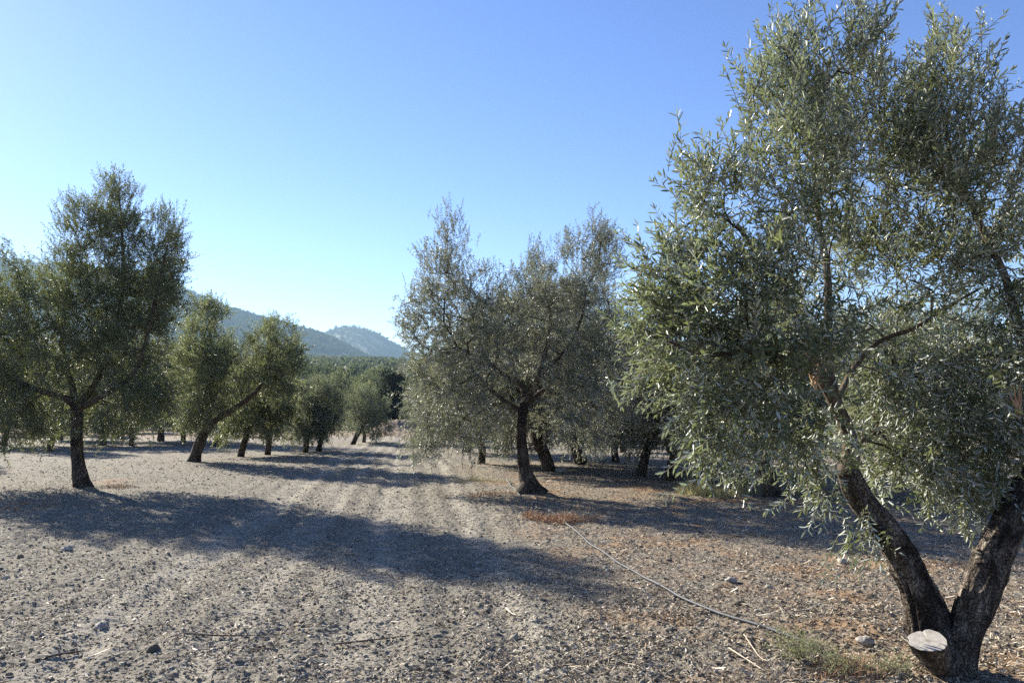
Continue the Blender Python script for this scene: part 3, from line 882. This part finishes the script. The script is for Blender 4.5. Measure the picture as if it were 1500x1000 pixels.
# ---- the plantation on the far slope and the woods on the hills: masses nobody could count
def tuft_mass(name, xs, ys, zs, hs, ws, mat, cards, seed, label, cat, card=.16):
    rg = np.random.default_rng(seed)
    n = len(xs)
    d = norm(rg.normal(0, 1, (n, cards, 3))); u = rg.random((n, cards, 1)) ** .4
    c = d * u * np.stack([ws, ws, hs], 1)[:, None, :] * .5
    c[..., 2] += hs[:, None] * .52
    c += np.stack([xs, ys, zs], 1)[:, None, :]
    nn = norm(d + rg.normal(0, .5, d.shape)); t = norm(np.cross(nn, rg.normal(0, 1, d.shape))); b = np.cross(nn, t)
    s = (ws[:, None, None] * card) * rg.uniform(.7, 1.4, (n, cards, 1))
    v = np.stack([c - t * s, c - b * s * .6, c + t * s, c + b * s * .6 + nn * s * .3], 2).reshape(-1, 3)
    q = np.arange(len(v)).reshape(-1, 4)
    o = mesh_obj(name, v, q, None, [mat], None, False)
    tag(o, label, cat, kind='stuff')
    return o


xs, ys = [], []
for i in range(-90, 91):
    for j in range(16, 100):
        y = 17 + j * 6.6; x = -8.4 + i * 7.2 + ROW * (y - 20)
        r = math.hypot(x, y); az = math.degrees(math.atan2(x, y))
        if abs(az) > 42 or r < 300 or r > 640: continue
        xs.append(x + rng.normal(0, .7)); ys.append(y + rng.normal(0, .7))
xs += [m[0] for m in mass]; ys += [m[1] for m in mass]
xs = np.array(xs); ys = np.array(ys); n = len(xs)
hs = rng.uniform(3.0, 4.8, n); ws = rng.uniform(3.2, 4.6, n)
tuft_mass('olive_plantation', xs, ys, H(xs, ys), hs, ws, M['leaf_plantation'], 60, 71, 'olive plantation covering the far slope in rows', 'plantation', .15)
print('plantation', n)


def hill(name, prof, R0, depth_front, depth_back, seed):
    """a ridge whose crest stands R0 away; prof: pixel x, crest pixel y"""
    pr = np.array(prof, float)
    az = np.linspace(math.atan((pr[0, 0] - CX) / F), math.atan((pr[-1, 0] - CX) / F), 260)
    px = CX + F * np.tan(az)
    py = np.interp(px, pr[:, 0], pr[:, 1])
    k = np.ones(9) / 9; pyp = np.pad(py, 4, mode='edge'); py = np.convolve(pyp, k, 'valid')
    crest = CAMH + (HZ - py) / F * R0
    t = np.concatenate([np.linspace(-1, 0, 60), np.linspace(0, 1, 24)[1:]])
    T, A = np.meshgrid(t, az, indexing='ij')
    rr = R0 + np.where(T < 0, T * depth_front, T * depth_back)
    X = rr * np.tan(A); Y = rr
    shape = np.where(T < 0, (1 + T) ** 1.15, 1 - T * T)
    ridge = fbm2(X / 190 + seed, Y / 260, 4, seed) - .5
    Z = crest[None, :] * shape + ridge * 30 * np.clip(1 - np.abs(T) * .2, 0, 1) * (1 - np.exp(-(T / .30) ** 2)) * shape ** .5 - 12 * (1 - shape)
    n, m = T.shape
    i = np.arange(n - 1)[:, None]; j = np.arange(m - 1)[None, :]
    q = np.stack([i * m + j, i * m + j + 1, (i + 1) * m + j + 1, (i + 1) * m + j], -1).reshape(-1, 4)
    o = mesh_obj(name, np.stack([X.ravel(), Y.ravel(), Z.ravel()], 1), q, None, [hill_mat])
    tag(o, kind='structure')
    return X, Y, Z


hill_mat = plain_mat('scrubby_hillside', [(.35, (.045, .055, .030)), (.52, (.070, .078, .044)), (.66, (.13, .12, .08))], .018)
h1 = hill('hills', [(-420, 350), (-200, 362), (0, 378), (50, 385), (150, 392), (230, 410), (270, 425), (330, 452), (400, 470), (470, 490), (505, 505), (540, 525), (580, 548), (640, 575), (760, 640)], 1500, 800, 500, 3)
h2 = hill('hills', [(360, 640), (400, 600), (440, 520), (465, 492), (485, 481), (510, 477), (540, 482), (570, 498), (600, 516), (650, 530), (720, 540), (820, 552), (1000, 560), (1200, 566), (1500, 570), (1800, 575)], 2150, 900, 600, 7)
hx, hy, hz = [], [], []
for (X, Y, Z), cnt in ((h1, 26000), (h2, 16000)):
    n, m = X.shape
    fi = rng.random(cnt) ** .8 * 61; fj = rng.random(cnt) * (m - 2)
    i = fi.astype(int); j = fj.astype(int); a = fi - i; b = fj - j
    def bl(G): return (G[i, j] * (1 - b) + G[i, j + 1] * b) * (1 - a) + (G[i + 1, j] * (1 - b) + G[i + 1, j + 1] * b) * a
    x, y, z = bl(X), bl(Y), bl(Z)
    keep = (fbm2(x / 60, y / 60, 3, 19) > .34) & (z > 6)
    hx.append(x[keep]); hy.append(y[keep]); hz.append(z[keep])
hx = np.concatenate(hx); hy = np.concatenate(hy); hz = np.concatenate(hz); n = len(hx)
tuft_mass('hill_woodland', hx, hy, hz - .5, rng.uniform(4, 10, n), rng.uniform(5, 10, n), M['leaf_hill'], 12, 73, 'scrub and woodland covering the hillsides', 'woodland', .24)
print('hill trees', n)


# ------------------------------------------------------------------ ground litter
def fan(n, r0, r1, a0, a1, p=1.0):
    r = np.exp(np.log(r0) + rng.random(n) ** p * (np.log(r1) - np.log(r0)))
    a = R(a0) + rng.random(n) * (R(a1) - R(a0))
    return r * np.sin(a), r * np.cos(a)


def pebbles(name, x, y, size, mat, label, cat, sink=.3):
    n = len(x)
    t = (1 + 5 ** .5) / 2
    ico = norm(np.array([[-1, t, 0], [1, t, 0], [-1, -t, 0], [1, -t, 0], [0, -1, t], [0, 1, t], [0, -1, -t], [0, 1, -t], [t, 0, -1], [t, 0, 1], [-t, 0, -1], [-t, 0, 1]], float))
    fc = np.array([[0, 11, 5], [0, 5, 1], [0, 1, 7], [0, 7, 10], [0, 10, 11], [1, 5, 9], [5, 11, 4], [11, 10, 2], [10, 7, 6], [7, 1, 8], [3, 9, 4], [3, 4, 2], [3, 2, 6], [3, 6, 8], [3, 8, 9], [4, 9, 5], [2, 4, 11], [6, 2, 10], [8, 6, 7], [9, 8, 1]])
    v = ico[None] * rng.uniform(.6, 1.25, (n, 12, 1))
    sc = np.stack([rng.uniform(.7, 1.3, n), rng.uniform(.7, 1.3, n), rng.uniform(.45, .85, n)], 1)
    v = v * (sc * size[:, None])[:, None]
    a = rng.random(n) * 6.28; ca, sa = np.cos(a)[:, None], np.sin(a)[:, None]
    v = np.stack([v[..., 0] * ca - v[..., 1] * sa, v[..., 0] * sa + v[..., 1] * ca, v[..., 2]], -1)
    v += np.stack([x, y, GZ(x, y) + size * (.5 - sink)], 1)[:, None]
    f = (fc[None] + (np.arange(n) * 12)[:, None, None]).reshape(-1, 3)
    o = mesh_obj(name, v.reshape(-1, 3), None, f, [mat], None, False)
    tag(o, label, cat, kind='stuff')


soilm = plain_mat('clod_soil', [(0, (.10, .085, .064)), (.35, (.19, .167, .128)), (.7, (.29, .257, .204)), (1, (.44, .40, .33))], 1, .95, .1, island=True)
x, y = fan(70000, 4.0, 30, -40, 40)
pebbles('gravel', x, y, np.minimum(rng.gamma(1.5, .0030, len(x)), .014) * (1 + np.hypot(x, y) / 40) + .002, soilm, 'loose soil crumbs and grit scattered over the tilled ground', 'gravel')
x, y = fan(320, 4.2, 40, -38, 24)
pebbles('clods', x, y, rng.gamma(2.0, .008, len(x)) + .008, soilm, 'earth clods scattered over the tilled ground', 'clods', .42)


def litter(name, x, y, Ls, Ws, mat, label, cat, tilt=.35, lift=.004):
    n = len(x)
    a = rng.random(n) * 6.28
    ax = norm(np.stack([np.cos(a), np.sin(a), rng.normal(0, tilt, n)], 1))
    nr = norm(np.stack([rng.normal(0, .5, n), rng.normal(0, .5, n), np.ones(n)], 1)); nr = norm(nr - ax * np.sum(nr * ax, 1, keepdims=True))
    b = np.stack([x, y, GZ(x, y) + lift + np.abs(ax[:, 2]) * Ls * .5], 1) - ax * Ls[:, None] * .5
    v, f = leaf_geo(b, ax, nr, Ls, Ws, rng.uniform(-.25, .3, n), False)
    f = (f[None] + (np.arange(n) * 6)[:, None, None]).reshape(-1, 4)
    o = mesh_obj(name, v.reshape(-1, 3), f, None, [mat], None, False)
    tag(o, label, cat, kind='stuff')


litm = plain_mat('dry_leaf', [(0, (.07, .055, .042)), (.25, (.18, .13, .085)), (.5, (.35, .28, .19)), (.75, (.50, .43, .325)), (.93, (.60, .55, .46)), (1, (.34, .19, .09))], 1, .7, .3, island=True)
x, y = fan(170000, 4.2, 26, -40, 40)
u = x - ROW * y
dens = .34 + .66 * smooth(.6, 2.4, u + (fbm2(x * .8, y * .8, 2, 51) - .5) * 2.2)
for o in (b1, b2, b3): dens = np.maximum(dens, .9 * np.exp(-((x - o[0]) ** 2 + (y - o[1]) ** 2) / 5))
dens *= .3 + 1.1 * smooth(.35, .6, fbm2(x * 1.7, y * 1.7, 2, 61))
k = rng.random(len(x)) < dens
x, y = x[k], y[k]
print('litter', len(x))
litter('leaf_litter', x, y, rng.uniform(.014, .060, len(x)), rng.uniform(.004, .012, len(x)), litm, 'dry olive leaves strewn over the soil', 'leaf litter')
strawm = plain_mat('dry_straw', [(0, (.22, .165, .11)), (.5, (.38, .31, .225)), (1, (.52, .46, .375))], 1, .6, .3, island=True)
x, y = fan(9000, 4.2, 18, -38, 40)
k = rng.random(len(x)) < .12 + .8 * smooth(.4, 2.5, x - ROW * y)
x, y = x[k], y[k]
litter('straw', x, y, rng.uniform(.04, .14, len(x)), rng.uniform(.0015, .0032, len(x)), strawm, 'thin bits of dry straw lying on the soil', 'straw', .18, .008)
bitm = plain_mat('dark_bits', [(0, (.03, .022, .016)), (.6, (.09, .068, .05)), (1, (.17, .13, .1))], 1, .85, .2, island=True)
x, y = fan(9000, 4.2, 24, -40, 40)
litter('twig_litter', x, y, rng.uniform(.02, .075, len(x)), rng.uniform(.002, .006, len(x)), bitm, 'dark broken twig bits on the soil', 'twig litter', .2, .006)


# ------------------------------------------------------------------ single things on the ground
stonem = plain_mat('pale_stone', [(.35, (.25, .22, .19)), (.65, (.46, .42, .37))], 14, .95, .15, bump=.5)


def stone(px, py, wpx, label, seed, flat=.6):
    g = ground_at(px, py); d = g[1]; r = wpx * d / F / 2 * .75
    u = []
    n, m = 18, 12
    for i in range(1, m):
        for j in range(n):
            a = math.pi * i / m; b = 2 * math.pi * j / n
            u.append((math.sin(a) * math.cos(b), math.sin(a) * math.sin(b), math.cos(a)))
    u += [(0, 0, 1), (0, 0, -1)]
    u = np.array(u)
    k = .72 + .65 * vnoise3(u * 1.7 + seed * 5.1, seed) + .5 * (vnoise3(u * 3.7, seed + 2) - .5) + .3 * (vnoise3(u * 8, seed + 3) - .5)
    v = u * k[:, None] * np.array([1, .8, flat]) * r
    q = [[i * n + j, (i + 1) * n + j, (i + 1) * n + (j + 1) % n, i * n + (j + 1) % n] for i in range(m - 2) for j in range(n)]
    t = [[len(u) - 2, j, (j + 1) % n] for j in range(n)] + [[len(u) - 1, (m - 2) * n + (j + 1) % n, (m - 2) * n + j] for j in range(n)]
    o = mesh_obj('stone', v, q, t, [stonem], None, False)
    o.location = (g[0], g[1], g[2] + r * flat * .35)
    o.rotation_euler = (0, 0, seed * 1.3)
    tag(o, label, 'stone', 'stones on the soil')


for k, a in enumerate([(1268, 942, 30, 'squat pale stone in the litter left of the sawn stub'), (1072, 854, 22, 'pale stone beyond the hose, nearest to the big tree shadow'),
                       (148, 914, 24, 'grey stone alone in the lower left of the tilled soil'), (98, 806, 18, 'rounded grey stone just below the left end of the long shadow'),
                       (565, 785, 13, 'small bright stone inside the long shadow across the alley'),
                       (700, 836, 14, 'small stone at the lower edge of the long shadow'),
                       (822, 690, 26, 'flat dark rock behind the base of the two peaked tree')]):
    stone(*a, seed=k + 2)

stickm = plain_mat('grey_stick', [(.3, (.06, .045, .035)), (.7, (.17, .135, .105))], 20)


def stick(pts, wpx, label, mat=None, cat='stick', name='stick', group='sticks lying on the soil', z=.012):
    g = [ground_at(*p) for p in pts]
    o0 = g[len(g) // 2]
    c = np.array([q - o0 + [0, 0, z + rng.uniform(0, .012)] for q in g])
    s = spline(c, .02)
    w = wpx * o0[1] / F / 2
    t = Tubes(); t.add(s, w * (1 - .5 * np.linspace(0, 1, len(s)) ** 2) * (1 + .15 * rng.normal(0, 1, len(s))), 7)
    o = t.build(name, mat or stickm); o.location = tuple(o0)
    tag(o, label, cat, group)


stick([(52, 966), (85, 957), (124, 948)], 4, 'thick dark stick in the lower left corner')
stick([(490, 941), (545, 938), (600, 934)], 2.6, 'long thin stick at the bottom of the alley')
stick([(270, 934), (330, 936), (405, 930)], 2.4, 'thin grey stick left of the alley bottom')
stick([(742, 893), (752, 899), (764, 903)], 3.5, 'short pale chip of wood on the alley', strawm)
stick([(600, 986), (640, 982), (664, 983)], 2.2, 'short twig at the bottom edge of the picture')
stick([(1090, 936), (1112, 962), (1125, 976)], 2, 'bleached stalk lying left of the weed', strawm)
stick([(1068, 954), (1090, 968), (1120, 985)], 2.4, 'bleached forked stalk nearest the bottom edge', strawm)

# drip hose
hp = [(742, 704), (768, 733), (806, 752), (830, 769), (850, 785), (872, 803), (900, 824), (930, 840), (950, 854), (985, 872), (1020, 887), (1060, 903), (1105, 919), (1150, 936), (1172, 944), (1196, 954)]
g = np.array([ground_at(a, b) for a, b in hp])
s = spline(g, .06); s[:, 2] = GZ(s[:, 0], s[:, 1])
kk = np.ones(9) / 9
s[:, 2] = np.convolve(np.pad(s[:, 2], 4, mode='edge'), kk, 'valid') + .022
s[:, 0] += .012 * np.sin(np.arange(len(s)) * .21)
t = Tubes(); t.add(s - g[8], np.full(len(s), .0115), 10)
hosem = plain_mat('dusty_black_hose', [(.35, (.035, .036, .041)), (.6, (.065, .068, .075)), (.8, (.14, .135, .125))], 9, .6, .3)
o = t.build('irrigation_hose', hosem); o.location = tuple(g[8])
tag(o, 'dusty black drip hose winding over the litter from the two peaked tree', 'hose')


# ---- grasses and weeds
def grass(name, cx, cy, rx, ry, n, hh, mat, label, cat, seed, kind=None, spread=.5, w=.003, seeds=0):
    rg = np.random.default_rng(seed)
    a = rg.random(n) * 6.28; q = np.sqrt(rg.random(n))
    x = cx + np.cos(a) * q * rx; y = cy + np.sin(a) * q * ry
    x += (fbm2(y * 5 + seed, x * 3, 2, seed) - .5) * rx * .9; y += (fbm2(x * 5, y * 3 + seed, 2, seed + 4) - .5) * ry * .9
    z = GZ(x, y) - .005
    h = hh * rg.uniform(.25, 1.2, n) * (1.15 - .8 * q) * (.35 + 1.3 * vnoise2(x * 9, y * 9, seed))
    lean = rg.normal(0, spread, (n, 2))
    ts = np.array([0, .35, .7, 1.0]); wd = np.array([1, .85, .5, .08]) * w
    ph = rg.random(n) * 6.28
    side = np.stack([np.cos(ph), np.sin(ph), 0 * ph], 1)
    V = []
    for t_, w_ in zip(ts, wd):
        c = np.stack([x + lean[:, 0] * h * t_ ** 1.6, y + lean[:, 1] * h * t_ ** 1.6, z + h * t_ * (1 - .25 * t_ * np.minimum(1, np.hypot(lean[:, 0], lean[:, 1])))], 1)
        V += [c - side * w_, c + side * w_]
    v = np.stack(V, 1)
    f = np.array([[0, 1, 3, 2], [2, 3, 5, 4], [4, 5, 7, 6]])
    f = (f[None] + (np.arange(n) * 8)[:, None, None]).reshape(-1, 4)
    zc = gz(cx, cy)
    o = mesh_obj(name, v.reshape(-1, 3) - np.array([cx, cy, zc]), f, None, [mat], None, False)
    o.location = (cx, cy, zc)
    tag(o, label, cat, kind=kind)
    return o


rustm = plain_mat('rusty_dry_grass', [(0, (.22, .11, .055)), (.5, (.42, .25, .135)), (1, (.58, .42, .27))], 1, .8, .2, island=True)
yelm = leaf_mat('yellow_grass_blade', [(.20, .20, .07), (.34, .31, .13), (.50, .43, .24), (.60, .52, .33)], (.45, .40, .22), (.4, .36, .14), .3, .6, .3)
greenm = leaf_mat('weed_leaf', [(.20, .24, .11), (.30, .32, .16), (.42, .40, .22), (.52, .44, .26)], (.30, .32, .20), (.3, .33, .12), .3, .55, .3)
for (px, py, rx, ry, n, h, lab, sd) in ((825, 762, .60, .45, 2600, .14, 'tuft of rusty dry grass beside the hose', 1), (782, 756, .22, .3, 700, .10, 'smaller rusty grass tuft by the base of the two peaked tree', 2),
                                        (720, 724, .55, .5, 1500, .05, 'flat patch of rusty grass left of the two peaked trunk', 3), (40, 742, .8, .8, 1300, .07, 'sparse rusty grass left of the tall tree', 4),
                                        (172, 714, .45, .4, 700, .08, 'rusty grass tuft touching the tall tree base', 6),
                                        (565, 638, 1.0, 1.6, 700, .22, 'patch of rusty dry grass near the alley end', 5), (330, 664, .9, 1.0, 500, .08, 'low rusty grass behind the leaning tree', 9)):
    g = ground_at(px, py)
    grass('dry_grass', g[0], g[1], rx, ry, n, h, rustm, lab, 'grass', sd, 'stuff', .7, .004)
g = ground_at(1030, 724)
grass('tall_grass', g[0], g[1], .62, .6, 1500, .30, yelm, 'clump of tall yellow green grass beyond the long tree shadow', 'grass', 11, 'stuff', .4, .0045)
g = ground_at(1085, 722)
grass('tall_grass', g[0], g[1], .3, .4, 240, .5, yelm, 'few tall bleached grass stalks right of the yellow green clump', 'grass', 12, 'stuff', .3, .004)
g = ground_at(700, 705)
grass('wild_grass', g[0], g[1], .8, .4, 260, .18, yelm, 'sparse grass under the left side of the two peaked tree', 'grass', 13, 'stuff', .4, .004)


def weed(px, py, rad, hgt, n, label, seed, mat):
    """low branching weed: stems with many tiny leaves"""
    rg = np.random.default_rng(seed)
    g = ground_at(px, py)
    root = thing('weed', label, 'weed', g, 'weeds at the foot of the big tree')
    st = Tubes(); pos = []; dr = []
    for k in range(n):
        a = rg.random() * 6.28; q = rg.random() ** .6
        e = np.array([math.cos(a) * rad * q, math.sin(a) * rad * q, hgt * rg.uniform(.45, 1.1) * (1 - .5 * q)])
        m = e * .5 + np.array([0, 0, hgt * .12]) + rg.normal(0, .02, 3)
        s = spline(np.vstack([[0, 0, 0], m, e]), .03)
        st.add(s, np.linspace(.0022, .0008, len(s)), 4, cap=False)
        for i in range(2, len(s)):
            for _ in range(1):
                pos.append(s[i]); dr.append(norm(norm(e) + rg.normal(0, .7, 3)))
    st.build('stem', M['twig'], root)
    pos = np.array(pos); dr = np.array(dr)
    V, Q, T, mq = place_sprigs(pos, dr, rg.uniform(.6, 1.3, len(pos)), rg, .06, 4, .017, .0055, True, 4)
    mesh_obj('foliage', V, Q, T, [mat, M['twig']], root, False, mq, np.zeros(len(T), np.int32))


weed(1170, 968, .24, .20, 44, 'pale feathery green weed where the hose ends', 3, greenm)
weed(1228, 985, .18, .15, 24, 'yellowing weed between the feathery one and the sawn stub', 4, greenm)
weed(1312, 992, .14, .09, 26, 'low green weed in front of the sawn stub', 5, greenm)
g = ground_at(1235, 985)
grass('dry_grass', g[0], g[1], .24, .2, 500, .12, rustm, 'rusty dry grass among the weeds in front of the sawn stub', 'grass', 14, 'stuff', .6, .003)
g = ground_at(1130, 990)
grass('dry_grass', g[0], g[1], .2, .2, 160, .16, strawm, 'bleached grass left of the feathery weed', 'grass', 15, 'stuff', .8, .002)

# ------------------------------------------------------------------ air
def box(name, lo, hi):
    v = np.array([[x, y, z] for z in (lo[2], hi[2]) for y in (lo[1], hi[1]) for x in (lo[0], hi[0])], float)
    q = [[0, 2, 3, 1], [4, 5, 7, 6], [0, 1, 5, 4], [2, 6, 7, 3], [0, 4, 6, 2], [1, 3, 7, 5]]
    return mesh_obj(name, v, q, None, [], None, False)


HAZE = .00013
hm, nt, out = new_mat('thin_haze')
vp = nt.nodes.new('ShaderNodeVolumePrincipled')
vp.inputs['Color'].default_value = (.50, .75, 1, 1); vp.inputs['Density'].default_value = HAZE; vp.inputs['Anisotropy'].default_value = .25
nt.links.new(vp.outputs[0], out.inputs['Volume'])
zt = max(h1[2].max(), h2[2].max()) + 14
o = box('haze', (-3400, -3400, min(-14, h1[2].min() - 1, h2[2].min() - 1)), (3400, 3400, zt))
o.data.materials.append(hm)
tag(o, 'thin blue haze over the whole valley', 'haze', kind='stuff')

# ------------------------------------------------------------------ light
EL = R(27)
sun_from = np.array([-8.8, 8.65]); sun_from = sun_from / np.linalg.norm(sun_from)
d = Vector((-sun_from[0] * math.cos(EL), -sun_from[1] * math.cos(EL), -math.sin(EL)))
sd = bpy.data.lights.new('sun', 'SUN'); sd.energy = 5.0; sd.angle = R(.53); sd.color = (1, .945, .83)
so = bpy.data.objects.new('sun', sd); COL.objects.link(so)
so.rotation_euler = d.to_track_quat('-Z', 'Y').to_euler(); so.location = (0, 0, 400)

w = bpy.data.worlds.new('World'); scene.world = w; w.use_nodes = True; w.cycles.sampling_method = 'NONE'
nt = w.node_tree; nt.nodes.clear()
sky = nt.nodes.new('ShaderNodeTexSky'); sky.sky_type = 'NISHITA'; sky.sun_disc = False
sky.sun_elevation = EL; sky.sun_rotation = math.atan2(sun_from[0], sun_from[1])
sky.altitude = 300; sky.air_density = 1.0; sky.dust_density = .1; sky.ozone_density = 3.6
bg = nt.nodes.new('ShaderNodeBackground'); bg.inputs['Strength'].default_value = .069
ow = nt.nodes.new('ShaderNodeOutputWorld')
hs = nt.nodes.new('ShaderNodeHueSaturation'); hs.inputs['Saturation'].default_value = 1.14; hs.inputs['Hue'].default_value = .512
nt.links.new(sky.outputs[0], hs.inputs['Color']); wb = nt.nodes.new('ShaderNodeMix'); wb.data_type = 'RGBA'; wb.blend_type = 'MULTIPLY'; wb.inputs[0].default_value = 1; wb.inputs[7].default_value = (1, .945, 1, 1)
nt.links.new(hs.outputs[0], wb.inputs[6]); nt.links.new(wb.outputs[2], bg.inputs[0]); nt.links.new(bg.outputs[0], ow.inputs[0])

# ------------------------------------------------------------------ camera and picture
cd = bpy.data.cameras.new('camera'); cd.sensor_width = 36; cd.lens = 36 * F / 1500; cd.clip_end = 12000; cd.clip_start = .1
co = bpy.data.objects.new('camera', cd); COL.objects.link(co)
co.location = (0, 0, CAMH); co.rotation_euler = (math.pi / 2 + PITCH, 0, 0)
scene.camera = co
vs = scene.view_settings
vs.view_transform = 'Standard'; vs.look = 'None'; vs.exposure = 1.52; vs.gamma = 1; vs.use_curve_mapping = False
scene.render.engine = 'CYCLES'
cy = scene.cycles
cy.max_bounces = 6; cy.diffuse_bounces = 3; cy.glossy_bounces = 2; cy.transmission_bounces = 3; cy.volume_bounces = 1
cy.sample_clamp_indirect = 4.0; cy.use_denoising = False; cy.denoiser = 'OPENIMAGEDENOISE'; cy.denoising_input_passes = 'RGB_ALBEDO_NORMAL'

print('tree verts', NL)
